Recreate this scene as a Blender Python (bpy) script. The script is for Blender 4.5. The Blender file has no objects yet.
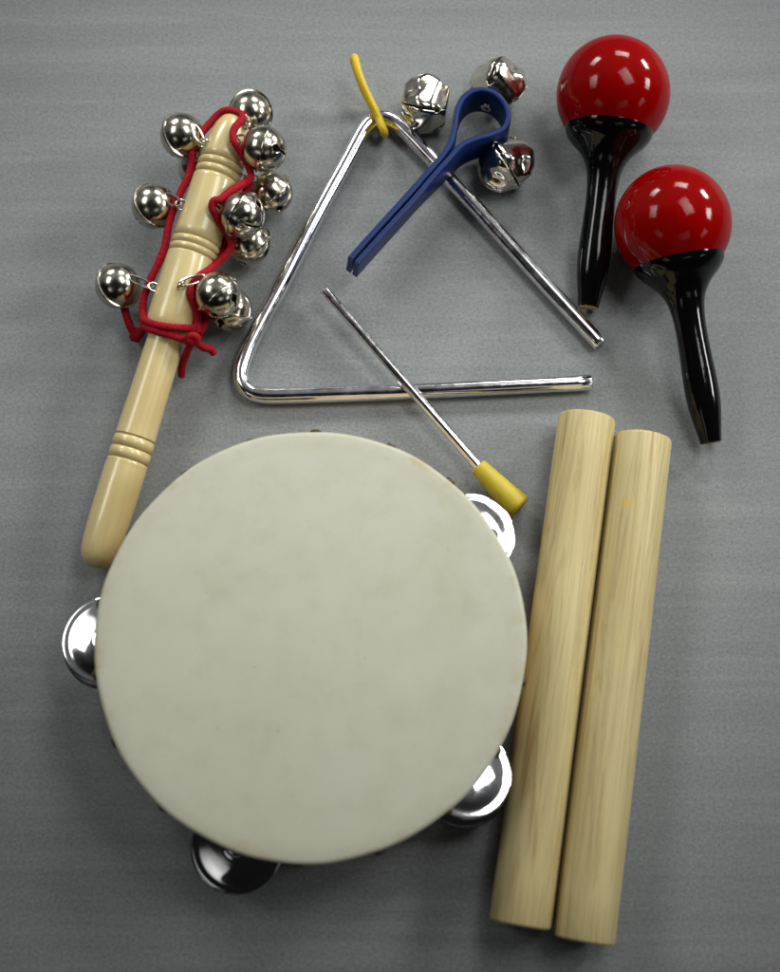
import bpy, bmesh, math, random
from mathutils import Vector, Matrix, Quaternion
random.seed(11)
PI = math.pi
MM = 0.001
scene = bpy.context.scene
col = scene.collection

# ------------------------------------------------------------------ camera
H = 0.504
T = math.radians(14.0)
FPX = 1300.0
CAM = Vector((0, -H * math.tan(T), H))
FWD = Vector((0, math.sin(T), -math.cos(T)))
UP = Vector((0, math.cos(T), math.sin(T)))
RIGHT = Vector((1, 0, 0))


def at(px, py, z=0.0):
    """real-world point (metres) at height z (mm) seen at a photo position"""
    d = RIGHT * ((px - 390) / FPX) + UP * ((486 - py) / FPX) + FWD
    k = (z * MM - CAM.z) / d.z
    return CAM + d * k


def proj(p):
    v = p - CAM
    dz = v.dot(FWD)
    return 390 + FPX * v.dot(RIGHT) / dz, 486 - FPX * v.dot(UP) / dz


cd = bpy.data.cameras.new("camera")
cam = bpy.data.objects.new("camera", cd)
col.objects.link(cam)
cam.location = CAM
cam.rotation_euler = (T, 0, 0)
cd.sensor_fit = 'HORIZONTAL'
cd.sensor_width = 36
cd.lens = 36 * FPX / 780
cd.clip_start = 0.01
cd.clip_end = 50
cd.dof.use_dof = True
cd.dof.focus_distance = 0.528
cd.dof.aperture_fstop = 7.5
scene.camera = cam

# ------------------------------------------------------------------ helpers


def tag(o, label=None, cat=None, group=None, kind=None):
    if label: o['label'] = label
    if cat: o['category'] = cat
    if group: o['group'] = group
    if kind: o['kind'] = kind
    return o


def empty(name, loc, label, cat, group=None):
    o = bpy.data.objects.new(name, None)
    o.empty_display_size = 0.01
    o.location = loc
    col.objects.link(o)
    return tag(o, label, cat, group)


def obj(name, bm, mats, parent=None, world=True, sharp=35, loc=None):
    """links bm as one object. world=True: geometry is given in world coordinates"""
    bmesh.ops.recalc_face_normals(bm, faces=bm.faces)
    me = bpy.data.meshes.new(name)
    if world:
        off = Vector(loc) if loc is not None else (parent_world(parent) if parent else Vector((0, 0, 0)))
        bmesh.ops.translate(bm, verts=bm.verts, vec=-off)
    bm.to_mesh(me)
    bm.free()
    for p in me.polygons: p.use_smooth = True
    me.set_sharp_from_angle(angle=math.radians(sharp))
    if not isinstance(mats, (list, tuple)): mats = [mats]
    for m in mats: me.materials.append(m)
    o = bpy.data.objects.new(name, me)
    col.objects.link(o)
    if parent: o.parent = parent
    if loc is not None: o.location = loc
    return o


def parent_world(o):
    v = Vector(o.location)
    while o.parent:
        o = o.parent
        v = v + Vector(o.location)
    return v


def frame_for(d):
    d = d.normalized()
    a = Vector((0, 0, 1)) if abs(d.z) < 0.9 else Vector((1, 0, 0))
    u = d.cross(a).normalized()
    return u, d.cross(u).normalized(), d


def catmull(pts, n=10, closed=False):
    out = []
    N = len(pts)
    rng = N if closed else N - 1
    for i in range(rng):
        if closed:
            p0, p1, p2, p3 = pts[(i - 1) % N], pts[i], pts[(i + 1) % N], pts[(i + 2) % N]
        else:
            p1, p2 = pts[i], pts[i + 1]
            p0 = pts[i - 1] if i > 0 else p1 * 2 - p2
            p3 = pts[i + 2] if i + 2 < N else p2 * 2 - p1
        # centripetal-ish: use plain uniform with chord limited tangents
        l = (p2 - p1).length
        t1 = (p2 - p0); t2 = (p3 - p1)
        t1 = t1.normalized() * l if t1.length > 1e-9 else t1
        t2 = t2.normalized() * l if t2.length > 1e-9 else t2
        for k in range(n):
            t = k / n
            h00 = 2*t**3 - 3*t*t + 1; h10 = t**3 - 2*t*t + t
            h01 = -2*t**3 + 3*t*t; h11 = t**3 - t*t
            out.append(p1*h00 + t1*h10 + p2*h01 + t2*h11)
    if not closed: out.append(pts[-1].copy())
    return out


def tube(bm, pts, r, seg=16, closed=False, caps=True, bevel=0.0, twist=None):
    """swept tube; r is a radius or a list; optional bevelled flat ends"""
    n = len(pts)
    rad = r if isinstance(r, (list, tuple)) else [r] * n
    rings = []
    tang = []
    for i in range(n):
        if closed: t = pts[(i + 1) % n] - pts[i - 1]
        else: t = pts[min(i + 1, n - 1)] - pts[max(i - 1, 0)]
        tang.append(t.normalized())
    u, v, _ = frame_for(tang[0])
    first = None
    us = []
    for i in range(n):
        if i:
            q = tang[i - 1].rotation_difference(tang[i])
            u = q @ u
        us.append(u.copy())
    if closed:
        q = tang[-1].rotation_difference(tang[0])
        ue = q @ us[-1]
        ang = math.atan2(ue.cross(us[0]).dot(tang[0]), ue.dot(us[0]))
        for i in range(n):
            us[i] = Quaternion(tang[i], ang * i / n) @ us[i]
    for i in range(n):
        v = tang[i].cross(us[i])
        ring = []
        for k in range(seg):
            a = 2 * PI * k / seg
            rr = rad[i] if not twist else rad[i] * twist(i, a)
            ring.append(bm.verts.new(pts[i] + (us[i] * math.cos(a) + v * math.sin(a)) * rr))
        rings.append(ring)
    for i in range(n if closed else n - 1):
        a, b = rings[i], rings[(i + 1) % n]
        for k in range(seg):
            bm.faces.new((a[k], a[(k + 1) % seg], b[(k + 1) % seg], b[k]))
    if not closed and caps:
        for ring, t, i in ((rings[0], -tang[0], 0), (rings[-1], tang[-1], n - 1)):
            c = pts[i]
            if bevel:
                inner = [bm.verts.new(c + (w.co - c) * (1 - bevel / rad[i]) + t * bevel) for w in ring]
                for k in range(seg):
                    bm.faces.new((ring[k], ring[(k + 1) % seg], inner[(k + 1) % seg], inner[k]))
                bm.faces.new(inner)
            else:
                bm.faces.new(ring)


def torus(bm, c, ax, R, r, seg=24, s2=8, a0=0.0, a1=2 * PI):
    u, v, _ = frame_for(ax)
    pts = [c + (u * math.cos(a0 + (a1 - a0) * k / seg) + v * math.sin(a0 + (a1 - a0) * k / seg)) * R for k in range(seg)]
    tube(bm, pts, r, s2, closed=True)


def lathe(bm, prof, seg=48, M=None, close=False, mat_of=None):
    """prof: list of (radius, axial); revolved round local z; M places it"""
    M = M or Matrix.Identity(4)
    rings = []
    for (r, z) in prof:
        if r < 1e-7:
            rings.append([bm.verts.new(M @ Vector((0, 0, z)))])
        else:
            rings.append([bm.verts.new(M @ Vector((r * math.cos(2*PI*k/seg), r * math.sin(2*PI*k/seg), z))) for k in range(seg)])
    pairs = list(zip(rings[:-1], rings[1:]))
    if close: pairs.append((rings[-1], rings[0]))
    for j, (a, b) in enumerate(pairs):
        for k in range(seg):
            k2 = (k + 1) % seg
            if len(a) == 1 and len(b) == 1: continue
            if len(a) == 1: f = bm.faces.new((a[0], b[k2], b[k]))
            elif len(b) == 1: f = bm.faces.new((a[k], a[k2], b[0]))
            else: f = bm.faces.new((a[k], a[k2], b[k2], b[k]))
            if mat_of: f.material_index = mat_of(j)


def axis_matrix(loc, d, roll=0.0):
    u, v, w = frame_for(d)
    M = Matrix((u, v, w)).transposed()
    # keep right handed
    if M.determinant() < 0: M = Matrix((v, u, w)).transposed()
    return Matrix.Translation(loc) @ M.to_4x4() @ Matrix.Rotation(roll, 4, 'Z')


def smooth_prof(prof, n=6):
    pts = catmull([Vector((a, b, 0)) for a, b in prof], n)
    return [(max(p.x, 0.0), p.y) for p in pts]


# ------------------------------------------------------------------ materials


def mat(name):
    m = bpy.data.materials.new(name)
    m.use_nodes = True
    nt = m.node_tree
    return m, nt, nt.nodes['Principled BSDF']


def N(nt, typ, **kw):
    n = nt.nodes.new(typ)
    for k, v in kw.items():
        if k in n.inputs: n.inputs[k].default_value = v
        else: setattr(n, k, v)
    return n


def L(nt, a, b): nt.links.new(a, b)


def ramp(nt, fac, stops):
    r = nt.nodes.new('ShaderNodeValToRGB')
    e = r.color_ramp.elements
    while len(e) < len(stops): e.new(0.5)
    for i, (p, c) in enumerate(stops):
        e[i].position = p
        e[i].color = (*c, 1) if len(c) == 3 else c
    L(nt, fac, r.inputs['Fac'])
    return r.outputs['Color']


def coords(nt, scale=(1, 1, 1), kind='Object', rot=(0, 0, 0)):
    tc = nt.nodes.new('ShaderNodeTexCoord')
    mp = nt.nodes.new('ShaderNodeMapping')
    mp.inputs['Scale'].default_value = scale
    mp.inputs['Rotation'].default_value = rot
    L(nt, tc.outputs[kind], mp.inputs['Vector'])
    return mp.outputs['Vector']


def noise(nt, vec, scale, detail=3, rough=0.55, dist=0.0):
    n = nt.nodes.new('ShaderNodeTexNoise')
    n.inputs['Scale'].default_value = scale
    n.inputs['Detail'].default_value = detail
    n.inputs['Roughness'].default_value = rough
    n.inputs['Distortion'].default_value = dist
    L(nt, vec, n.inputs['Vector'])
    return n.outputs['Fac']


def mixc(nt, fac, a, b, mode='MIX'):
    m = nt.nodes.new('ShaderNodeMix')
    m.data_type = 'RGBA'
    m.blend_type = mode
    for s, v in ((m.inputs[0], fac), (m.inputs[6], a), (m.inputs[7], b)):
        if hasattr(v, 'links'): L(nt, v, s)
        elif isinstance(v, (int, float)): s.default_value = v
        else: s.default_value = (*v, 1)
    return m.outputs[2]


def bump(nt, bs, h, strength, dist):
    b = nt.nodes.new('ShaderNodeBump')
    b.inputs['Strength'].default_value = strength
    b.inputs['Distance'].default_value = dist
    L(nt, h, b.inputs['Height'])
    L(nt, b.outputs['Normal'], bs.inputs['Normal'])


def m_table():
    m, nt, b = mat('grey_laminate')
    v = coords(nt, (1, 1, 1), rot=(0, 0, math.radians(-1.5)))
    g1 = noise(nt, coords(nt, (4, 80, 1), rot=(0, 0, math.radians(-2.5))), 1.0, 4, 0.6, 1.2)
    g2 = noise(nt, coords(nt, (26, 330, 1), rot=(0, 0, math.radians(-2.0))), 1.0, 3, 0.6, 0.6)
    sp = noise(nt, coords(nt, (1, 1.15, 1)), 700, 4, 0.8)
    sp2 = noise(nt, v, 1500, 2, 0.6)
    bl = noise(nt, v, 11, 3, 0.55)
    c = ramp(nt, g1, [(0.28, (0.192, 0.206, 0.211)), (0.46, (0.209, 0.222, 0.226)), (0.53, (0.214, 0.227, 0.231)), (0.60, (0.229, 0.241, 0.244)), (0.72, (0.234, 0.246, 0.249))])
    c2 = ramp(nt, g2, [(0.3, (0.90, 0.90, 0.90)), (0.65, (1.04, 1.04, 1.04))])
    c = mixc(nt, 0.35, c, c2, 'MULTIPLY')
    c3 = ramp(nt, sp, [(0.30, (0.62, 0.63, 0.63)), (0.5, (1, 1, 1)), (0.70, (1.34, 1.34, 1.34))])
    c = mixc(nt, 0.85, c, c3, 'MULTIPLY')
    c5 = ramp(nt, sp2, [(0.3, (0.74, 0.75, 0.75)), (0.7, (1.24, 1.24, 1.24))])
    c = mixc(nt, 0.5, c, c5, 'MULTIPLY')
    c4 = ramp(nt, bl, [(0.3, (0.94, 0.95, 0.96)), (0.7, (1.05, 1.04, 1.03))])
    c = mixc(nt, 0.8, c, c4, 'MULTIPLY')
    L(nt, c, b.inputs['Base Color'])
    b.inputs['Roughness'].default_value = 0.55
    b.inputs['Specular IOR Level'].default_value = 0.3
    bump(nt, b, sp, 0.10, 0.0003)
    return m


def m_wood(name, base, dark, streak, rough=0.45, coat=0.0, seed=0.0, fine=1.0, spot=None):
    """grain runs along local z"""
    m, nt, b = mat(name)
    tc = nt.nodes.new('ShaderNodeTexCoord')
    mp = nt.nodes.new('ShaderNodeMapping')
    mp.inputs['Location'].default_value = (seed, seed * 0.7, seed * 1.3)
    L(nt, tc.outputs['Object'], mp.inputs['Vector'])
    def sc(s):
        q = nt.nodes.new('ShaderNodeMapping')
        q.inputs['Scale'].default_value = s
        L(nt, mp.outputs['Vector'], q.inputs['Vector'])
        return q.outputs['Vector']
    g1 = noise(nt, sc((135, 135, 6)), 1, 5, 0.62, 1.1)      # bands
    g2 = noise(nt, sc((900, 900, 18)), 1, 3, 0.6, 0.2)      # pores
    g3 = noise(nt, sc((30, 30, 14)), 1, 2, 0.5)             # cloudy
    g4 = noise(nt, sc((1500, 1500, 260)), 1, 2, 0.6)        # short dark flecks
    c = ramp(nt, g1, [(0.33, dark), (0.43, base), (0.50, tuple(min(1, x * 1.08) for x in base)), (0.535, tuple((x * .55 + y * .45) for x, y in zip(base, dark))), (0.57, base), (0.66, tuple(min(1, x * 1.10) for x in base)), (0.74, dark)])
    c = mixc(nt, streak, base, c)
    c2 = ramp(nt, g2, [(0.32, (0.78, 0.73, 0.66)), (0.5, (1, 1, 1)), (0.75, (1.05, 1.05, 1.05))])
    c = mixc(nt, 0.6 * fine, c, c2, 'MULTIPLY')
    c3 = ramp(nt, g3, [(0.3, (0.86, 0.80, 0.68)), (0.65, (1.05, 1.06, 1.08))])
    c = mixc(nt, 0.6, c, c3, 'MULTIPLY')
    c4 = ramp(nt, g4, [(0.25, (0.7, 0.66, 0.6)), (0.36, (1, 1, 1))])
    c = mixc(nt, 0.5 * fine, c, c4, 'MULTIPLY')
    if spot:
        # a small yellow stain with its own shape
        sub = N(nt, 'ShaderNodeVectorMath', operation='SUBTRACT')
        L(nt, tc.outputs['Object'], sub.inputs[0]); sub.inputs[1].default_value = spot
        scl = N(nt, 'ShaderNodeVectorMath', operation='MULTIPLY')
        L(nt, sub.outputs[0], scl.inputs[0]); scl.inputs[1].default_value = (140, 140, 230)
        ln = N(nt, 'ShaderNodeVectorMath', operation='LENGTH'); L(nt, scl.outputs[0], ln.inputs[0])
        ad = N(nt, 'ShaderNodeMath', operation='ADD'); L(nt, ln.outputs['Value'], ad.inputs[0])
        sn = noise(nt, tc.outputs['Object'], 700, 2)
        L(nt, sn, ad.inputs[1])
        f = ramp(nt, ad.outputs[0], [(0.7, (1, 1, 1)), (1.0, (0, 0, 0))])
        f2 = N(nt, 'ShaderNodeMath', operation='MULTIPLY'); L(nt, f, f2.inputs[0]); f2.inputs[1].default_value = 0.75
        c = mixc(nt, f2.outputs[0], c, (0.62, 0.42, 0.04))
    L(nt, c, b.inputs['Base Color'])
    b.inputs['Roughness'].default_value = rough
    b.inputs['Coat Weight'].default_value = coat
    b.inputs['Coat Roughness'].default_value = 0.14
    bump(nt, b, g2, 0.10, 0.0002)
    return m


def m_metal(name, base, rough, smudge=0.10, bumpy=0.0, tint=None):
    m, nt, b = mat(name)
    v = coords(nt)
    n1 = noise(nt, v, 260, 3, 0.6)
    n2 = noise(nt, v, 1700, 2, 0.6)
    c = ramp(nt, n1, [(0.3, tuple(x * 0.86 for x in (tint or base))), (0.65, base)])
    L(nt, c, b.inputs['Base Color'])
    b.inputs['Metallic'].default_value = 1
    r = N(nt, 'ShaderNodeMapRange')
    L(nt, n1, r.inputs['Value'])
    r.inputs['From Min'].default_value = 0.35; r.inputs['From Max'].default_value = 0.75
    r.inputs['To Min'].default_value = rough; r.inputs['To Max'].default_value = rough + smudge
    L(nt, r.outputs[0], b.inputs['Roughness'])
    if bumpy: bump(nt, b, n1, bumpy, 0.0006)
    return m


def m_plain(name, base, rough, coat=0.0, var=0.15, scale=150, spec=0.5, bumpy=0.05, sss=0.0):
    m, nt, b = mat(name)
    v = coords(nt)
    n = noise(nt, v, scale, 4, 0.6)
    c = ramp(nt, n, [(0.3, tuple(x * (1 - var) for x in base)), (0.7, tuple(min(1, x * (1 + var)) for x in base))])
    L(nt, c, b.inputs['Base Color'])
    b.inputs['Roughness'].default_value = rough
    b.inputs['Coat Weight'].default_value = coat
    b.inputs['Coat Roughness'].default_value = 0.09
    if coat:
        bp = nt.nodes.new('ShaderNodeBump')
        bp.inputs['Strength'].default_value = 0.055
        bp.inputs['Distance'].default_value = 0.0012
        L(nt, noise(nt, v, 230, 2, 0.5), bp.inputs['Height'])
        L(nt, bp.outputs['Normal'], b.inputs['Coat Normal'])
    b.inputs['Coat IOR'].default_value = 1.4
    b.inputs['Specular IOR Level'].default_value = spec
    if sss:
        b.inputs['Subsurface Weight'].default_value = sss
        b.inputs['Subsurface Radius'].default_value = (1, 0.7, 0.3)
        b.inputs['Subsurface Scale'].default_value = 0.0015
    if bumpy: bump(nt, b, noise(nt, v, scale * 6, 3), bumpy, 0.0003)
    return m


def m_cord():
    m, nt, b = mat('red_braid')
    v = coords(nt)
    n = noise(nt, v, 1800, 2, 0.6)
    c = ramp(nt, n, [(0.3, (0.17, 0.001, 0.007)), (0.7, (0.42, 0.003, 0.016))])
    L(nt, c, b.inputs['Base Color'])
    b.inputs['Roughness'].default_value = 0.75
    b.inputs['Specular IOR Level'].default_value = 0.2
    bump(nt, b, n, 0.35, 0.0004)
    return m


def m_skin():
    m, nt, b = mat('drum_skin')
    v = coords(nt)
    n1 = noise(nt, v, 26, 4, 0.6, 0.5)
    n2 = noise(nt, v, 95, 4, 0.65)
    n3 = noise(nt, v, 700, 3, 0.6)
    n4 = noise(nt, v, 55, 2, 0.5)
    c = ramp(nt, n1, [(0.28, (0.476, 0.474, 0.366)), (0.46, (0.500, 0.500, 0.400)), (0.70, (0.515, 0.520, 0.436))])
    c2 = ramp(nt, n2, [(0.25, (0.88, 0.87, 0.80)), (0.5, (1, 1, 1)), (0.75, (1.04, 1.04, 1.03))])
    c = mixc(nt, 0.6, c, c2, 'MULTIPLY')
    c3 = ramp(nt, n4, [(0.22, (0.86, 0.82, 0.72)), (0.28, (1, 1, 1))])
    c = mixc(nt, 0.5, c, c3, 'MULTIPLY')
    n5 = noise(nt, v, 330, 2, 0.5)
    c5 = ramp(nt, n5, [(0.24, (0.72, 0.64, 0.50)), (0.29, (1, 1, 1))])
    c = mixc(nt, 0.35, c, c5, 'MULTIPLY')
    # worn brownish edge, where the skin turns over the rim
    tc = nt.nodes.new('ShaderNodeTexCoord')
    fl = N(nt, 'ShaderNodeVectorMath', operation='MULTIPLY')
    fl.inputs[1].default_value = (1, 1, 0)
    L(nt, tc.outputs['Object'], fl.inputs[0])
    ln = N(nt, 'ShaderNodeVectorMath', operation='LENGTH'); L(nt, fl.outputs[0], ln.inputs[0])
    mr = N(nt, 'ShaderNodeMapRange'); L(nt, ln.outputs['Value'], mr.inputs['Value'])
    mr.inputs['From Min'].default_value = 0.0690; mr.inputs['From Max'].default_value = 0.0775
    nz = N(nt, 'ShaderNodeMapRange'); L(nt, n2, nz.inputs['Value'])
    nz.inputs['From Min'].default_value = 0.45; nz.inputs['From Max'].default_value = 0.75
    mu = N(nt, 'ShaderNodeMath', operation='MULTIPLY'); L(nt, mr.outputs[0], mu.inputs[0]); L(nt, nz.outputs[0], mu.inputs[1])
    c = mixc(nt, mu.outputs[0], c, (0.40, 0.33, 0.20))
    L(nt, c, b.inputs['Base Color'])
    b.inputs['Roughness'].default_value = 0.6
    b.inputs['Specular IOR Level'].default_value = 0.3
    bump(nt, b, n3, 0.08, 0.0003)
    return m


TABLE = m_table()
CHROME = m_metal('chrome', (0.82, 0.82, 0.84), 0.05, 0.06)
STEEL = m_metal('plated_steel', (0.86, 0.85, 0.88), 0.12, 0.10)
NICKEL = m_metal('nickel', (0.54, 0.505, 0.425), 0.13, 0.16, 0.08)
NICKEL2 = m_metal('polished_nickel', (0.68, 0.64, 0.56), 0.10, 0.12, 0.10)
WIRE = m_metal('wire_metal', (0.62, 0.60, 0.54), 0.2, 0.1)
BRONZE = m_metal('tack_metal', (0.10, 0.075, 0.05), 0.45, 0.2)
TURNED = m_wood('varnished_wood', (0.60, 0.490, 0.235), (0.52, 0.39, 0.16), 0.35, 0.32, 0.55, 3.1, 0.25)
RIMWOOD = m_wood('rim_wood', (0.50, 0.36, 0.18), (0.36, 0.24, 0.10), 0.7, 0.5, 0.1, 1.2, 0.6)
TIPWOOD = m_wood('bare_wood', (0.45, 0.33, 0.15), (0.36, 0.25, 0.1), 0.5, 0.6, 0.0, 5.2, 0.6)
CORD = m_cord()
BLUE = m_plain('blue_vinyl', (0.0014, 0.0175, 0.098), 0.45, 0.0, 0.12, 120, 0.22, 0.05)
YELLOW = m_plain('yellow_vinyl', (0.62, 0.44, 0.010), 0.42, 0.0, 0.10, 140, 0.4, 0.05, 0.15)
OLIVE = m_plain('yellow_grip_plastic', (0.47, 0.375, 0.026), 0.45, 0.0, 0.08, 140, 0.4, 0.06, 0.1)
RED = m_plain('red_lacquer', (0.215, 0.0009, 0.0006), 0.4, 0.6, 0.10, 60, 0.0, 0.0)
BLACK = m_plain('black_lacquer', (0.0025, 0.0025, 0.003), 0.4, 1.0, 0.1, 60, 0.0, 0.0)
SKIN = m_skin()

# ------------------------------------------------------------------ tabletop
bm = bmesh.new()
bmesh.ops.create_cube(bm, size=1)
bmesh.ops.scale(bm, vec=(1.8, 1.4, 0.03), verts=bm.verts)
bmesh.ops.translate(bm, vec=(0, 0.05, -0.015), verts=bm.verts)
tag(obj('tabletop', bm, TABLE), kind='structure', label='grey laminate tabletop with faint streaky grain under all the instruments')

# ------------------------------------------------------------------ tambourine
c_head = at(310, 638.6, 40)
TC = Vector((c_head.x, c_head.y, 0))
RT = 77.6 * MM
tam = empty('tambourine', TC, 'round tambourine with cream drum skin and silver jingles, lying flat on the grey table', 'tambourine')

JPX = [(108, 641), (238, 846), (466, 773), (471, 537)]
jang = []
jcen = []
for (px, py) in JPX:
    p = at(px, py, 18)
    jcen.append(p)
    jang.append(math.atan2(p.y - TC.y, p.x - TC.x))
# the slot near the handle of the bell stick: its jingles have slid inwards
a5 = math.radians(108)
jcen.append(TC + Vector((math.cos(a5), math.sin(a5), 0)) * 65.5 * MM + Vector((0, 0, .018)))
jang.append(a5)

# wooden shell with five slots, made cell by cell
bm = bmesh.new()
NA = 240
zl = [0, 9 * MM, 25.5 * MM, 38.6 * MM]
ri, ro = RT - 6.5 * MM, RT - 0.9 * MM
half = 21.5 * MM / RT


def filled(i, j):
    if j != 1: return True
    a = 2 * PI * (i + 0.5) / NA
    for s in jang:
        d = (a - s + PI) % (2 * PI) - PI
        if abs(d) < half: return False
    return True


cache = {}


def V(i, j, o):
    k = (i % NA, j, o)
    if k not in cache:
        a = 2 * PI * k[0] / NA
        r = ro if o else ri
        cache[k] = bm.verts.new((TC.x + r * math.cos(a), TC.y + r * math.sin(a), zl[j]))
    return cache[k]


for i in range(NA):
    for j in range(3):
        if not filled(i, j): continue
        bm.faces.new((V(i, j, 1), V(i + 1, j, 1), V(i + 1, j + 1, 1), V(i, j + 1, 1)))
        bm.faces.new((V(i, j, 0), V(i + 1, j, 0), V(i + 1, j + 1, 0), V(i, j + 1, 0)))
        if j == 0 or not filled(i, j - 1):
            bm.faces.new((V(i, j, 0), V(i + 1, j, 0), V(i + 1, j, 1), V(i, j, 1)))
        if j == 2 or not filled(i, j + 1):
            bm.faces.new((V(i, j + 1, 0), V(i + 1, j + 1, 0), V(i + 1, j + 1, 1), V(i, j + 1, 1)))
        if not filled((i - 1) % NA, j):
            bm.faces.new((V(i, j, 0), V(i, j, 1), V(i, j + 1, 1), V(i, j + 1, 0)))
        if not filled((i + 1) % NA, j):
            bm.faces.new((V(i + 1, j, 0), V(i + 1, j, 1), V(i + 1, j + 1, 1), V(i + 1, j + 1, 0)))
obj('rim', bm, RIMWOOD, tam)

# drum skin stretched over the top and turned down over the rim (slightly irregular edge)
bm = bmesh.new()
prof = [(0, 39.75), (30, 39.75), (60, 39.78), (72, 39.9), (75.8, 39.95), (76.8, 39.75), (77.3, 39.3), (77.48, 38.6), (77.5, 36), (77.4, 32), (77.3, 28.6), (76.8, 28.4)]
SEG = 160
M = Matrix.Translation(TC)
lathe(bm, [(r * MM, z * MM) for r, z in prof], SEG, M)
for v in bm.verts:
    d = v.co - TC
    r = math.hypot(d.x, d.y)
    if r > 74 * MM:
        a = math.atan2(d.y, d.x)
        w = 0.22 * MM * (math.sin(3*a + 1) + 0.7 * math.sin(7*a) + 0.5 * math.sin(17*a + 2))
        v.co.x += math.cos(a) * w; v.co.y += math.sin(a) * w
        if v.co.z < 31 * MM: v.co.z += 0.7 * MM * (math.sin(9*a) + math.sin(23*a + 1))
obj('drumhead', bm, SKIN, tam)

# tacks that pin the skin
proto = None
for k in range(18):
    a = math.radians(9 + 20 * k + (random.random() - .5) * 3)
    n = Vector((math.cos(a), math.sin(a), 0))
    Mx = axis_matrix(n * 77.3 * MM + Vector((0, 0, (36.4 + random.random() * .8) * MM)), n)
    if proto is None:
        b2 = bmesh.new()
        lathe(b2, [(2.2 * MM, -0.4 * MM), (2.3 * MM, 0.1 * MM), (1.9 * MM, .85 * MM), (1.1 * MM, 1.25 * MM), (0, 1.4 * MM)], 20)
        proto = obj('tack', b2, BRONZE, tam, world=False)
        o = proto
    else:
        o = proto.copy(); col.objects.link(o); o.parent = tam
    o.matrix_local = Mx

# jingles: two discs back to back on a pin in each slot
jp = [(1.5, 2.0), (2.3, 2.3), (3.1, 2.05), (3.8, 1.45), (5.5, 1.25), (8, 1.0), (10.5, 0.68), (12.6, 0.30), (13.8, 0.10), (14.6, 0.05), (15.4, 0.04), (16.3, -0.02), (16.65, -0.22), (16.5, -0.5)]
jp2 = [(r - (0.05 if i == len(jp) - 1 else 0), z - 0.45) for i, (r, z) in enumerate(jp)][::-1]
pj = smooth_prof(jp, 3) + smooth_prof(jp2[1:], 3)
protoj = protop = None
tilts = [(-4, -3), (8, -6), (-11, 6), (-4, 2), (2, 2)]
for s, (jc, a) in enumerate(zip(jcen, jang)):
    loc = jc - TC
    out = Vector((math.cos(a), math.sin(a), 0))
    for k, dz in ((0, 4.2), (1, -1.6)):
        if protoj is None:
            b2 = bmesh.new()
            lathe(b2, [(r * MM, z * MM) for r, z in pj], 64, close=True)
            protoj = obj('jingle', b2, CHROME, tam, world=False, sharp=50)
            o = protoj
        else:
            o = protoj.copy(); col.objects.link(o); o.parent = tam
        tx, ty = tilts[s]
        sh = Vector((0, 0, 0))
        if k == 1: sh = out * 0.6 * MM + Vector((-out.y, out.x, 0)) * random.uniform(-1.2, 1.2) * MM; tx, ty = -tx * .5, -ty * .5
        if s == 2 and k == 1: sh = Vector((out.y, -out.x, 0)) * 2.4 * MM + out * 1.5 * MM
        o.matrix_local = (Matrix.Translation(loc + sh + Vector((0, 0, dz * MM - 1.2 * MM)))
                          @ Matrix.Rotation(math.radians(tx), 4, 'X') @ Matrix.Rotation(math.radians(ty), 4, 'Y')
                          @ Matrix.Rotation(random.random() * 6, 4, 'Z')
                          @ (Matrix.Rotation(PI, 4, 'X') if k else Matrix.Identity(4)))
    if protop is None:
        b2 = bmesh.new()
        lathe(b2, [(0, -9.5 * MM), (0.8 * MM, -9.5 * MM), (0.8 * MM, 8 * MM), (0, 8 * MM)], 12)
        protop = obj('jingle_pin', b2, WIRE, tam, world=False)
        o = protop
    else:
        o = protop.copy(); col.objects.link(o); o.parent = tam
    o.matrix_local = Matrix.Translation(out * (RT - 4 * MM) + Vector((0, 0, 17.5 * MM)))

# ------------------------------------------------------------------ claves
RC = 11.25 * MM


def clave(p_top, p_bot, roll, seed, label, spot_px=None):
    a, b = at(*p_top, RC / MM), at(*p_bot, RC / MM)
    a.z = b.z = RC
    d = a - b
    base = (a + b) / 2; base.z = 0
    Lh = d.length / 2
    Mw = axis_matrix((a + b) / 2, d, roll)
    spot = None
    if spot_px:
        s = at(*spot_px, 2 * RC / MM - 0.4)
        spot = Mw.inverted() @ s
        spot = tuple(spot)
    m = m_wood('clave_wood', (0.52, 0.435, 0.215), (0.34, 0.215, 0.070), 0.85, 0.6, 0.04, seed, 1.0, spot)
    bm = bmesh.new()
    prof = [(0, Lh), (8.6 * MM, Lh), (10.0 * MM, Lh - .1 * MM), (10.95 * MM, Lh - .5 * MM), (RC, Lh - 1.3 * MM)]
    n = 12
    prof += [(RC, Lh - 1.3 * MM - (2 * Lh - 2.6 * MM) * k / n) for k in range(1, n)]
    prof += [(r, -z) for r, z in [(RC, Lh - 1.3 * MM), (10.95 * MM, Lh - .5 * MM), (10.0 * MM, Lh - .1 * MM), (8.6 * MM, Lh), (0, Lh)]]
    lathe(bm, prof, 64)
    o = obj('clave', bm, m, world=False, sharp=60)
    o.matrix_world = Mw
    tag(o, label, 'clave', 'pair of wooden claves')
    return o


clave((587.0, 417.5), (520, 925), 0.6, 0.37, 'left pale wooden clave, plain and unstained, right beside the tambourine')
clave((643.0, 437.5), (583.5, 941), 2.1, 1.91, 'right pale wooden clave with a small yellow stain near its upper end', (626, 503))

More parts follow.
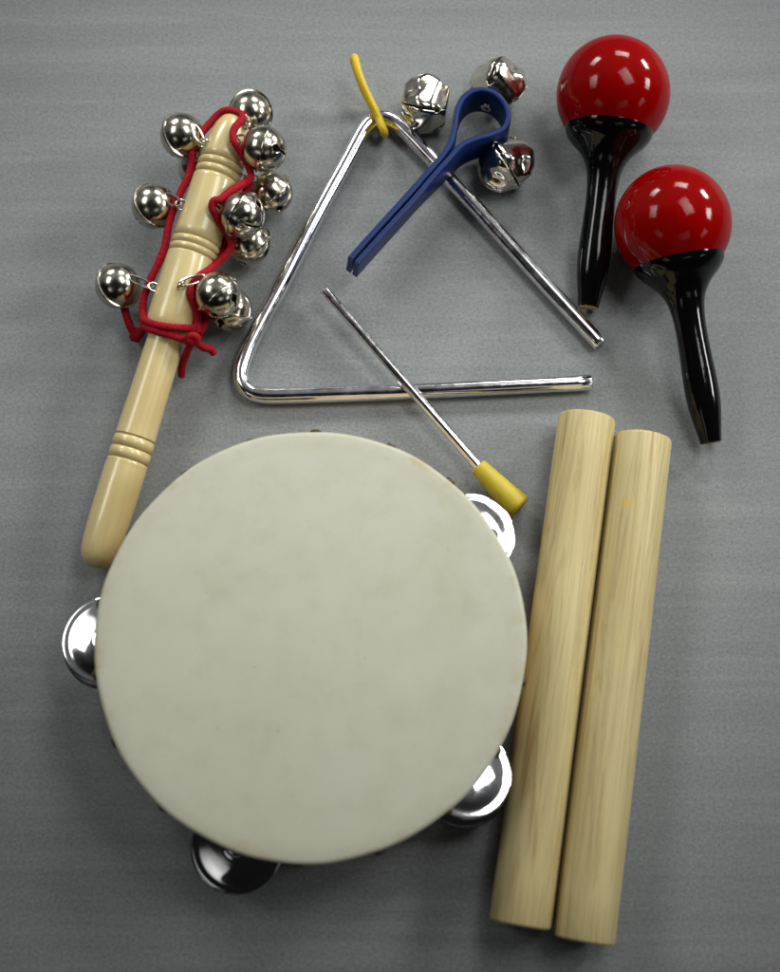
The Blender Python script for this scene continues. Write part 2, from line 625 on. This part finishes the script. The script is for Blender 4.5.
# ------------------------------------------------------------------ maracas
RB = 23.2 * MM
S = MM / 2.42     # photo px to metres at the height of the balls
ball = []
for k in range(0, 19):
    th = math.radians(k * 130 / 18)
    ball.append((RB * math.sin(th), RB * 1.02 * math.cos(th)))
HS = 0.955
hand = [(43.5, -37.2), (42.2, -42), (37.5, -49), (31.5, -55), (26, -61), (21.5, -68), (18, -77), (16, -88), (15.1, -100), (14.9, -115), (15.4, -135), (16.2, -155), (16.4, -170), (15.4, -187), (13.4, -201), (11.6, -212), (10.6, -219), (10.2, -221.5)]


def maraca(c_px, e_px, ze, roll, label, length=1.0, src=None):
    c = at(*c_px, RB / MM); c.z = RB
    e = at(*e_px, ze)
    d = (c - e)
    base = Vector((c.x, c.y, 0))
    if src is None:
        root = empty('maraca', base, label, 'maraca', 'pair of red and black maracas')
        bm = bmesh.new()
        lathe(bm, ball, 64)
        obj('shaker_head', bm, RED, root, world=False)
        bm = bmesh.new()
        hp = smooth_prof([(r * S, (z if z > -60 else -60 + (z + 60) * HS) * S) for r, z in hand], 4)
        hp = [(41.0 * S, -34.6 * S), (43.6 * S, -36.2 * S)] + hp + [(9.4 * S, (-60 - 162.3 * HS) * S)]
        lathe(bm, hp, 48)
        obj('handle', bm, BLACK, root, world=False)
        bm = bmesh.new()
        lathe(bm, [(r * S, (-60 + (z + 60) * HS) * S) for r, z in [(0, -223.0), (6, -223.0), (9.0, -222.7), (9.4, -222.0), (8, -220)]], 32)
        obj('handle_tip', bm, TIPWOOD, root, world=False)
    else:
        root = src.copy(); col.objects.link(root); root['label'] = label
        for ch in list(src.children):
            q = ch.copy(); col.objects.link(q); q.parent = root
    root.location = base
    # orient: local z from the tail to the ball; children lifted to the ball centre
    R = axis_matrix(Vector((0, 0, 0)), d, roll).to_3x3()
    for ch in root.children:
        ch.matrix_local = Matrix.Translation((0, 0, RB)) @ R.to_4x4()
    return root, d.length


m1, l1 = maraca((613, 95), (589, 300.5), 6.2, 0.3, 'upper of the two red maracas, black handle pointing straight down towards the triangle')
m2, l2 = maraca((672.5, 225), (711, 443), 6.2, 2.2, 'lower of the two red maracas, black handle slanting down beside the tops of the claves', src=m1)
print('maraca lengths mm', l1 / MM, l2 / MM, 'profile', 222 * S / MM)

# ------------------------------------------------------------------ triangle
TRI = [(600, 344), (555, 295), (507, 242), (446, 174.5), (416, 142.5), (402, 128.5), (393, 121), (382.5, 117.8), (373, 120.5), (365.5, 127.5), (359, 138), (348, 159), (317, 216), (285, 279), (253, 339), (244.5, 359), (241, 372), (242.5, 383), (249.5, 391.5), (261, 395.3), (275, 396), (300, 395.4), (376, 392.8), (480, 388), (590.5, 382.6)]
RTR = 3.3


def tri_z(px, py): return RTR + 1.7 * max(0, (393 - py) / 275.0)


pts = catmull([at(x, y, tri_z(x, y)) for x, y in TRI], 8)
bm = bmesh.new()
tube(bm, pts, RTR * MM, 24, bevel=0.35 * MM)
cb = at(420, 300, 0)
o = obj('triangle', bm, STEEL, loc=cb, sharp=50)
tag(o, 'shiny chrome steel triangle with one open corner, lying on the grey table', 'triangle')

# yellow loop round its top corner
top = at(382.5, 117.8, tri_z(382, 118))
tip = at(354.5, 58, 15.5)
end = at(384.0, 131.5, 6)
ax = (at(382.5, 117.8, 6) - at(358, 62, 6)); ax.z = 0; ax.normalize()
rc = 1.75
lp = [(354.5, 58, 16.5), (358, 72, 17.4), (364, 88, 15.6), (371.5, 104, 12.6), (378.5, 118, 10.0), (383.4, 130, 9.6), (384.4, 133.5, 5.6),
      (382.5, 127, 1.4), (379, 117, 0.7), (372.5, 106, 2.0), (366, 94, 6.0), (359.5, 78, 11), (354.5, 63, 13.4)]
pl = catmull([at(*q) for q in lp], 8, closed=True)
bm = bmesh.new()
tube(bm, pl, [rc * MM * min(1, max(.5, .5 + (p.z - 2 * MM) / (5 * MM))) for p in pl], 14, closed=True)
o = obj('hanging_loop', bm, YELLOW, loc=at(370, 100, 0))
tag(o, 'thin yellow plastic loop threaded round the top corner of the chrome triangle', 'loop')

# ------------------------------------------------------------------ beater
p0, p1 = at(325.5, 291, 9.9), at(478, 466.5, 7.0)
bx = empty('triangle_beater', Vector(((p0.x + p1.x) / 2, (p0.y + p1.y) / 2, 0)), 'thin steel triangle beater with a yellow plastic grip, resting across the chrome triangle', 'beater')
bm = bmesh.new()
pe = p1 + (p1 - p0).normalized() * 6 * MM
tube(bm, [p0, p0.lerp(pe, .5), pe], 2.05 * MM, 20, bevel=0.25 * MM)
obj('rod', bm, STEEL, bx)
g1 = at(519, 507.5, 5.9)
d = g1 - p1
bm = bmesh.new()
Lg = d.length
prof = [(2.0, -0.3), (2.9, -0.2), (3.45, 0.15), (3.6, 0.7), (4.1, 7), (4.7, 14), (5.35, Lg / MM - 2.4), (5.5, Lg / MM - 1.0), (5.2, Lg / MM - .2), (4.6, Lg / MM + .35), (2.5, Lg / MM + .75), (0, Lg / MM + .8)]
lathe(bm, [(r * MM, z * MM) for r, z in prof], 40, axis_matrix(p1, d))
obj('grip', bm, OLIVE, bx, sharp=60)

# ------------------------------------------------------------------ sleigh bell stick


def slotted(bm, R, th_hole, rh, hw, th_end, shape=None, nphi=14, nth=26, phi_off=PI / 4):
    """four petals round the -z pole, divided by slots that end in round holes"""
    ths = []
    th0 = math.asin(min(1, hw * 1.45 / R))
    for k in range(nth + 1): ths.append(th0 + (th_end - th0) * k / nth)
    for q in range(4):
        grid = []
        for th in ths:
            w = 0.0
            s = R * (th - th_hole)
            if s < -rh * .8: w = hw
            if abs(s) < rh: w = max(w, math.sqrt(rh * rh - s * s))
            g = math.asin(min(0.70, w / (R * math.sin(th))))
            row = []
            for k in range(nphi + 1):
                ph = -PI / 4 + g + (PI / 2 - 2 * g) * k / nphi
                P = Vector((math.sin(th) * math.cos(ph), math.sin(th) * math.sin(ph), -math.cos(th)))
                rr = R * (shape(th, ph, q) if shape else 1)
                P = Quaternion((0, 0, 1), q * PI / 2) @ (P * rr)
                row.append(bm.verts.new(P))
            grid.append(row)
        for i in range(len(grid) - 1):
            for k in range(nphi):
                bm.faces.new((grid[i][k], grid[i][k + 1], grid[i + 1][k + 1], grid[i + 1][k]))


RBELL = 9.1 * MM


def make_bell_mesh():
    bm = bmesh.new()
    slotted(bm, RBELL, math.radians(58), 1.55 * MM, 0.55 * MM, PI / 2)
    # upper half with the lip where the two halves are crimped
    prof = [(RBELL, 0), (RBELL + .15 * MM, .02 * MM), (RBELL + .75 * MM, .1 * MM), (RBELL + .85 * MM, .5 * MM), (RBELL + .7 * MM, .85 * MM), (RBELL + .05 * MM, 1.0 * MM)]
    for k in range(1, 15):
        th = math.radians(83 - 83 * k / 14)
        prof.append((RBELL * math.sin(th) if k < 14 else 0, RBELL * math.cos(th) + .0 * MM))
    lathe(bm, prof, 56)
    bmesh.ops.remove_doubles(bm, verts=bm.verts, dist=0.02 * MM)
    return bm


A_tip, A_end = at(236, 117, 25), at(94.5, 567, 8.2)
axis = (A_tip - A_end).normalized()


def axis_at(py):
    lo, hi = 0.0, 1.0
    for _ in range(40):
        mid = (lo + hi) / 2
        if proj(A_end.lerp(A_tip, mid))[1] > py: lo = mid
        else: hi = mid
    return (A_end.lerp(A_tip, lo) - A_end).length


LS = (A_tip - A_end).length
bs = empty('bell_stick', Vector((at(165, 342).x, at(165, 342).y, 0)), 'turned wooden sleigh bell stick hung with round silver bells on a knotted red cord', 'bell stick')
# (image row, radius mm) down the axis
def grooves(y0, y1, n, r):
    """n rounded beads with grooves between them"""
    out = []
    st = (y1 - y0) / n
    for k in range(n):
        y = y0 + st * k
        out += [(y, r - .10), (y + .45, r - .55), (y + 1.1, r - 1.05), (y + 1.9, r - .5), (y + 2.5, r - .06), (y + st * .6, r + .06)]
    out += [(y1, r - .10), (y1 + .45, r - .55), (y1 + 1.1, r - 1.05), (y1 + 1.9, r - .5), (y1 + 2.5, r - .06)]
    return out


HP = [(568, 0), (567.4, 2), (566, 3.6), (563, 5.2), (558.5, 6.4), (552, 7.2), (542, 7.7), (520, 8.05), (490, 8.2), (468, 8.2), (464, 8.0)]
HP += [(a, b) for a, b in reversed(grooves(437, 459.5, 2, 8.15))]
HP += [(431, 7.9), (420, 7.85), (395, 7.6), (365, 7.45), (343, 7.35), (337, 7.4), (333, 8.2), (329, 9.2), (324, 9.75), (317, 9.95), (295, 9.95), (270, 9.9), (259, 9.85)]
HP += [(a, b) for a, b in reversed(grooves(241, 255.5, 2, 9.85))]
HP += [(234, 9.7), (215, 9.6), (195, 9.45), (183, 9.4)]
HP += [(a, b) for a, b in reversed(grooves(162.5, 177.5, 2, 9.3))]
HP += [(157, 9.1), (148, 8.7), (138, 8.1), (129, 7.2), (122, 5.9), (118, 4.5), (115.5, 2.8), (114.5, 1.2), (114.2, 0)]
prof = []
ylo, yhi = 567.0, 117.0
for y, r in HP:
    # rows slightly beyond the end points are extrapolated
    if y > ylo: z = -(y - ylo) / 2.5 * MM
    elif y < yhi: z = LS + (yhi - y) / 2.4 * MM
    else: z = axis_at(y)
    prof.append((r * MM, z))
bm = bmesh.new()
Mh = axis_matrix(A_end, axis)
lathe(bm, prof, 64)
hd = obj('handle', bm, TURNED, bs, world=False, sharp=70)
hd.matrix_local = Matrix.Translation(-Vector(bs.location)) @ Mh


def rad_at(s):
    best = 0
    for (r0, z0), (r1, z1) in zip(prof[:-1], prof[1:]):
        if min(z0, z1) <= s <= max(z0, z1):
            t = 0 if z1 == z0 else (s - z0) / (z1 - z0)
            best = max(best, r0 + (r1 - r0) * t)
    return best


BELLS = [  # centre px, z, eye px, z, loop direction in the picture (right, down), elevation of the loop
    (182.5, 136, 24, 203, 143, 30, (1, -.05), 48),
    (154, 206.5, 20, 181, 205, 26, (1, -.25), 48),
    (118, 286, 15, 153, 287, 22, (1, -.2), 48),
    (264, 149, 31, 238, 139, 33, (-1, -.25), 12),
    (242.5, 215, 29, 218, 202, 32, (-1, -.75), -4),
    (218, 295, 26.5, 181, 286, 27, (-.75, -.8), 22),
    (251, 114, 17, 242, 126, 28, (-.45, .8), 58),
    (271, 193, 11, 246, 181, 22, (-1, -.75), 42),
    (248.5, 243, 10.2, 222, 236, 20, (-.6, -1), 48),
    (229.5, 309, 10.2, 198, 302, 14, (.5, -1), 30),
    (200, 168, 10.5, 214, 168, 16, (1, 0), 10),
]
bproto = rproto = eproto = None
for i, (cx, cy, cz, ax_, ay, az, dpx, elev) in enumerate(BELLS):
    c = at(cx, cy, cz)
    a = at(ax_, ay, az)
    dh = Vector((dpx[0], -dpx[1], 0)).normalized()
    d = dh * math.cos(math.radians(elev)) + Vector((0, 0, math.sin(math.radians(elev))))
    Mb = Matrix.Translation(-Vector(bs.location)) @ axis_matrix(c, d, 0.4 + i * 1.1)
    if bproto is None:
        bproto = obj('bell', make_bell_mesh(), NICKEL, bs, world=False, sharp=40)
        so = bproto.modifiers.new('shell', 'SOLIDIFY'); so.thickness = 0.45 * MM; so.offset = -1
        b2 = bmesh.new()
        torus(b2, Vector((0, 0, 0.9 * MM)), Vector((1, 0, 0)), 2.0 * MM, 0.5 * MM, 32, 10)
        eproto = obj('eye_screw', b2, WIRE, bs, world=False)
        o, e = bproto, eproto
    else:
        o = bproto.copy(); col.objects.link(o); o.parent = bs
        e = eproto.copy(); col.objects.link(e); e.parent = bs
    o.matrix_local = Mb
    # eye screw stands out of the handle surface, turned towards the bell
    rel = a - A_end
    s = rel.dot(axis)
    n = rel - axis * s
    n = n.normalized() if n.length > 1e-6 else Vector((0, 0, 1))
    surf = A_end + axis * s + n * (rad_at(s))
    e.matrix_local = Matrix.Translation(-Vector(bs.location)) @ axis_matrix(surf, n, 0.5 + 0.7 * i)
    # wire link from the bell's crown to the eye screw
    p0 = c + d * (RBELL * 0.97)
    p1 = surf + n * 2.0 * MM
    ld_ = (p1 - p0)
    hl = ld_.length / 2 + 0.9 * MM
    mid = (p0 + p1) / 2
    ld_.normalize()
    view = (CAM - mid).normalized()
    nrm = (view + Vector((0.35, 0.2, 0))); nrm = (nrm - ld_ * nrm.dot(ld_)).normalized()
    sd = ld_.cross(nrm)
    hw_ = min(2.5 * MM, max(1.5 * MM, 6.2 * MM - hl))
    b2 = bmesh.new()
    lpts = [mid + ld_ * math.cos(2 * PI * q / 32) * hl + sd * math.sin(2 * PI * q / 32) * hw_ for q in range(32)]
    tube(b2, lpts, 0.5 * MM, 10, closed=True)
    rr_ = obj('ring', b2, WIRE, None)
    rr_.parent = o
    rr_.matrix_local = (Matrix.Translation(Vector(bs.location)) @ Mb).inverted()

# red cord
def cord_path(lst, n=14, push=True):
    P = catmull([at(*q) for q in lst], n)
    out = []
    for p in P:
        rel = p - A_end
        s = rel.dot(axis)
        nn = rel - axis * s
        need = rad_at(s) + 1.35 * MM
        if push and nn.length < need and nn.length > 1e-6:
            p = A_end + axis * s + nn.normalized() * need
        out.append(p)
    # light smoothing after the push
    for _ in range(6):
        out = [out[0]] + [(out[k - 1] + out[k] * 2 + out[k + 1]) / 4 for k in range(1, len(out) - 1)] + [out[-1]]
    return out


def braid(i, a): return 0.99 + 0.085 * math.cos(2 * a + 0.75 * i) * math.cos(2 * a - 0.75 * i) + 0.02 * math.sin(i * .31)


RC_ = 1.55 * MM
bm = bmesh.new()
main = [(198, 333, 20), (194.5, 312, 22), (190.5, 294, 27.5), (192, 286, 28), (198, 276, 26), (210, 267, 23), (222, 259, 21), (231, 247, 20),
        (229, 236, 22), (222, 226, 26), (215, 214, 31), (212, 207, 33), (214, 201, 34), (220, 200, 34), (229, 192, 33), (243, 184, 30), (251, 177, 27), (247, 164, 29), (239.5, 150, 33),
        (234, 142, 35), (233, 133, 35), (236.5, 126, 34), (241, 120, 30), (236, 114.5, 27), (225, 115.5, 27), (213, 121, 27), (204, 130, 27),
        (196, 140, 27), (192.5, 152, 25), (190, 172, 24), (181, 192, 24), (175, 206, 24), (169, 224, 23), (165, 246, 22), (159, 262, 22), (149, 283, 21),
        (143.5, 300, 19), (143, 314, 18), (147, 322, 22)]
tube(bm, cord_path(main), RC_, 12, twist=braid)
wrap1 = [(145, 319, 18), (150, 323, 24), (164, 326.5, 27), (180, 328, 27), (193, 328, 22), (199, 325, 14), (190, 322, 7)]
tube(bm, cord_path(wrap1), RC_, 12, twist=braid)
wrap2 = [(143, 324, 14), (147, 328, 22), (160, 332, 25), (176, 337, 25.5), (190, 340, 22), (198, 338, 17)]
tube(bm, cord_path(wrap2), RC_, 12, twist=braid)
back = [(198, 336, 18), (199, 330, 10), (185, 325, 4.5), (165, 322, 4), (148, 320, 8), (143, 322, 14)]
tube(bm, cord_path(back), RC_, 12, twist=braid)
left = [(124, 306, 11), (126.5, 316, 9), (131, 328, 7), (137, 337, 6), (141, 333, 9), (145, 325, 15)]
tube(bm, cord_path(left), RC_, 12, bevel=.5 * MM, twist=braid)
left2 = [(137.5, 338.5, 5.5), (133, 336, 4), (139, 331, 6)]
tube(bm, cord_path(left2), RC_ * 1.1, 12, bevel=.5 * MM, twist=braid)
kn = [(188, 343, 23), (190, 337, 26), (195, 336, 26.5), (197, 340, 25), (193, 343, 24), (190, 339, 25.5), (194, 336, 24)]
tube(bm, cord_path(kn), RC_, 12, twist=braid)
t1 = [(196, 337, 23), (190, 346, 21), (185, 357, 15), (182, 367, 10), (181.5, 376, 6)]
tube(bm, cord_path(t1), RC_, 12, bevel=.5 * MM, twist=braid)
t2 = [(188, 336, 24), (197, 343, 20), (205, 348, 14), (211, 349.5, 11), (214, 354, 10)]
tube(bm, cord_path(t2), RC_, 12, bevel=.5 * MM, twist=braid)
right2 = [(199, 334, 14), (205, 322, 12), (204, 308, 13), (198, 300, 18)]
tube(bm, cord_path(right2), RC_, 12, twist=braid)
low = [(222, 260, 20), (221, 248, 17), (222, 238, 19), (226, 222, 17), (236, 205, 18), (248, 188, 20), (251, 178, 24)]
tube(bm, cord_path(low), RC_, 12, twist=braid)
obj('cord', bm, CORD, bs, sharp=80)

# ------------------------------------------------------------------ wrist strap bells
def strap_s(px, py): return ((505 - px) * 0.57 + (py - 100) * 0.82)


def strap_zb(px, py): return 5.2 + 2.6 * max(-10, strap_s(px, py)) / 93.5


SH = 16.5   # strap height
spath = [(350.5, 257.5), (376, 229), (404.5, 198), (424, 176), (440, 158), (450, 143), (454.5, 127), (457, 110), (463.5, 97), (476, 89.5), (491, 91), (503.5, 101), (508.5, 115.5), (504, 127.5), (491, 134), (475, 138.5), (461, 145.5), (447, 160.5), (431.5, 178), (411.5, 201.5), (382, 234), (357, 262)]
top3 = [at(x, y, strap_zb(x, y) + SH) for x, y in spath]
tp = catmull(top3, 8)
lean_d = Vector((-.78, .62, 0))
wb = empty('strap_bells', at(445, 170, 0), 'blue plastic strap folded into a loop with three crimped silver jingle bells', 'jingle bells')
bm = bmesh.new()
TH = 1.15 * MM
rings = []
for i, p in enumerate(tp):
    t = (tp[min(i + 1, len(tp) - 1)] - tp[max(i - 1, 0)]); t.z = 0; t.normalize()
    n = Vector((-t.y, t.x, 0))
    e = 0.45 * MM
    sec = []
    for (u, w) in ((-1, -1), (1, -1), (1, 1), (-1, 1)):
        # chamfered rectangle
        if (u, w) in ((-1, -1), (1, 1)):
            seq = [(u * TH, w, e, 0), (u * (TH - e), w, 0, 0)]
        else:
            seq = [(u * (TH - e), w, 0, 0), (u * TH, w, e, 0)]
        for (o_, w_, ee, _) in seq:
            q_ = proj(p); lean = lean_d * (1.8 * MM * min(1, max(0, (strap_s(*q_) - 70) / 60))) if w_ < 0 else Vector((0, 0, 0))
            zz = (0 if w_ > 0 else -SH * MM) + (-ee if w_ > 0 else ee)
            sec.append(bm.verts.new(p + n * o_ + lean + Vector((0, 0, zz))))
    rings.append(sec)
for a, b in zip(rings[:-1], rings[1:]):
    for k in range(8): bm.faces.new((a[k], a[(k + 1) % 8], b[(k + 1) % 8], b[k]))
bm.faces.new(rings[0]); bm.faces.new(rings[-1])
obj('strap', bm, BLUE, wb, sharp=50)

RW = 11.2 * MM


def wb_shape(th, ph, q=0):
    """four folded petals: flat facets with softened creases"""
    d = Vector((math.sin(th) * math.cos(ph), math.sin(th) * math.sin(ph), -math.cos(th)))
    w = (0.0, .05, -.04, .03)[q]
    planes = [((1, w, 0.12), .86), ((.74, -w, -.67), .93), ((.78, .05, .62), .84), ((0, 0, -1), .93), ((0, 0, 1), .80),
              ((.62, .62, -.48), 1.06), ((.62, -.62, -.48), 1.06), ((.66, .66, .3), 1.07), ((.66, -.66, .3), 1.07)]
    acc = 1.17 ** -30
    for n, off in planes:
        n = Vector(n).normalized()
        c = n.dot(d)
        if c > 0.05: acc += (off / c) ** -30
    r = acc ** (-1 / 30)
    dent = 1 - 0.11 * math.exp(-((ph - w) / 0.30) ** 2) * math.exp(-((th - 1.0) / 0.35) ** 2)
    lip = 1 + 0.035 * math.exp(-((abs(ph) - PI / 4) / 0.12) ** 2) * math.exp(-((th - 0.9) / 0.5) ** 2)
    return r * dent * lip


def wb_mesh():
    bm = bmesh.new()
    slotted(bm, RW, math.radians(118), 1.6 * MM, 0.5 * MM, math.radians(178.5), wb_shape, 26, 56)
    bmesh.ops.remove_doubles(bm, verts=bm.verts, dist=0.02 * MM)
    # close the base
    ed = [e for e in bm.edges if e.is_boundary and all(v.co.z > RW * .8 for v in e.verts)]
    if ed: bmesh.ops.holes_fill(bm, edges=ed)
    return bm


wbp = rvp = None
WB = [  # centre px, z, attach px (strap), z, roll
    (426.5, 104.5, 11.2, 461, 110, 11.2, 1.45),
    (497.5, 85, 10.4, 488, 106, 10.6, 1.0),
    (505.5, 163.5, 11.2, 492, 141, 11.2, 0.5),
]
for i, (cx, cy, cz, ax_, ay, az, roll) in enumerate(WB):
    c, a = at(cx, cy, cz), at(ax_, ay, az)
    d = (a - c).normalized()
    if wbp is None:
        wbp = obj('bell', wb_mesh(), NICKEL2, wb, world=False, sharp=32)
        so = wbp.modifiers.new('shell', 'SOLIDIFY'); so.thickness = 0.5 * MM; so.offset = -1
        o = wbp
    else:
        o = wbp.copy(); col.objects.link(o); o.parent = wb
    o.matrix_local = Matrix.Translation(-Vector(wb.location)) @ axis_matrix(c, d, roll)
# rivet heads on the inside of the loop and on the joined legs
RV = [((486.5, 107.5), 0.0), ((447.5, 164), 0.3), ((392, 227.5), 0.3)]
def nearest_face(px, py):
    """nearest point on the strap sheet to the ray through a photo position"""
    best = None
    d = (at(px, py, 0) - CAM).normalized()
    for i in range(1, len(tp) - 1):
        for k in range(9):
            p = tp[i] + Vector((0, 0, -SH * MM * (0.15 + 0.7 * k / 8)))
            t = tp[i + 1] - tp[i - 1]; t.z = 0; t.normalize()
            n = Vector((-t.y, t.x, 0))
            to = (CAM - p); 
            if n.dot(to) < 0: n = -n
            q = p + n * TH
            dist = ((q - CAM) - d * (q - CAM).dot(d)).length
            key = dist + 0.02 * (q - CAM).length
            if best is None or key < best[0]: best = (key, q, n)
    return best[1], best[2]


for (pxy, _) in RV:
    q, n = nearest_face(*pxy)
    if rvp is None:
        b2 = bmesh.new()
        lathe(b2, [(2.0 * MM, -0.3 * MM), (2.05 * MM, .25 * MM), (1.75 * MM, .65 * MM), (1.0 * MM, .75 * MM), (0.75 * MM, .35 * MM), (0.6 * MM, -.1 * MM), (0, -.15 * MM)], 24)
        rvp = obj('rivet', b2, NICKEL2, wb, world=False)
        o = rvp
    else:
        o = rvp.copy(); col.objects.link(o); o.parent = wb
    o.matrix_local = Matrix.Translation(-Vector(wb.location)) @ axis_matrix(q, n) @ Matrix.Scale(1.3, 4)

# ------------------------------------------------------------------ light: ceiling panels
HL = 0.6
MX = at(640, 155, 30)


def panel(dx, dy, power, spread=180, sx=0.56, sy=0.32, aim=None):
    ld = bpy.data.lights.new('ceiling_panel_light', 'AREA')
    ld.shape = 'RECTANGLE'; ld.size = sx * HL; ld.size_y = sy * HL
    ld.energy = power
    ld.spread = math.radians(spread)
    ld.color = (1.0, 1.0, 0.965)
    o = bpy.data.objects.new('ceiling_panel_light', ld)
    o.location = (MX.x + dx * HL, MX.y + dy * HL, HL)
    if aim:
        d = Vector(aim) - o.location
        o.rotation_euler = d.to_track_quat('-Z', 'Y').to_euler()
    col.objects.link(o)


# panels hung low, beams narrowed to add falloff: each throws most of its light on the upper middle of the table
AIM = Vector((0.0, 0.06, 0))
for dx, wx in ((-1.04, .6), (.26, 1.0), (1.65, .85)):
    for dy, wy in ((1.33, 1.0), (.14, 1.0), (-1.0, .05)):
        D = math.sqrt((dx - .1) ** 2 + dy ** 2 + 1) * HL
        k = D * D * 0.206 * wx * wy
        if dx == .26 and dy == .14: k *= 2.5
        panel(dx, dy, k, 2 * math.degrees(math.atan(0.35 / D)), aim=AIM)

w = bpy.data.worlds.new('World')
scene.world = w
w.use_nodes = True
nt = w.node_tree
bg = nt.nodes['Background']
tc = nt.nodes.new('ShaderNodeTexCoord')
sep = nt.nodes.new('ShaderNodeSeparateXYZ')
L(nt, tc.outputs['Generated'], sep.inputs[0])
c = ramp(nt, N(nt, 'ShaderNodeMath', operation='MULTIPLY_ADD').outputs[0], [(0.0, (0.03, 0.03, 0.03)), (0.49, (0.06, 0.06, 0.06)), (0.56, (0.35, 0.36, 0.36)), (0.64, (1.2, 1.2, 1.24)), (0.82, (1.4, 1.4, 1.45)), (1.0, (0.6, 0.6, 0.6))])
ma = [n for n in nt.nodes if n.type == 'MATH'][0]
L(nt, sep.outputs['Y'], ma.inputs[0]); ma.inputs[1].default_value = 0.5; ma.inputs[2].default_value = 0.5
L(nt, c, bg.inputs['Color'])
bg.inputs['Strength'].default_value = 0.125

vs = scene.view_settings
vs.view_transform = 'Standard'
vs.look = 'None'
vs.exposure = 0
vs.gamma = 1
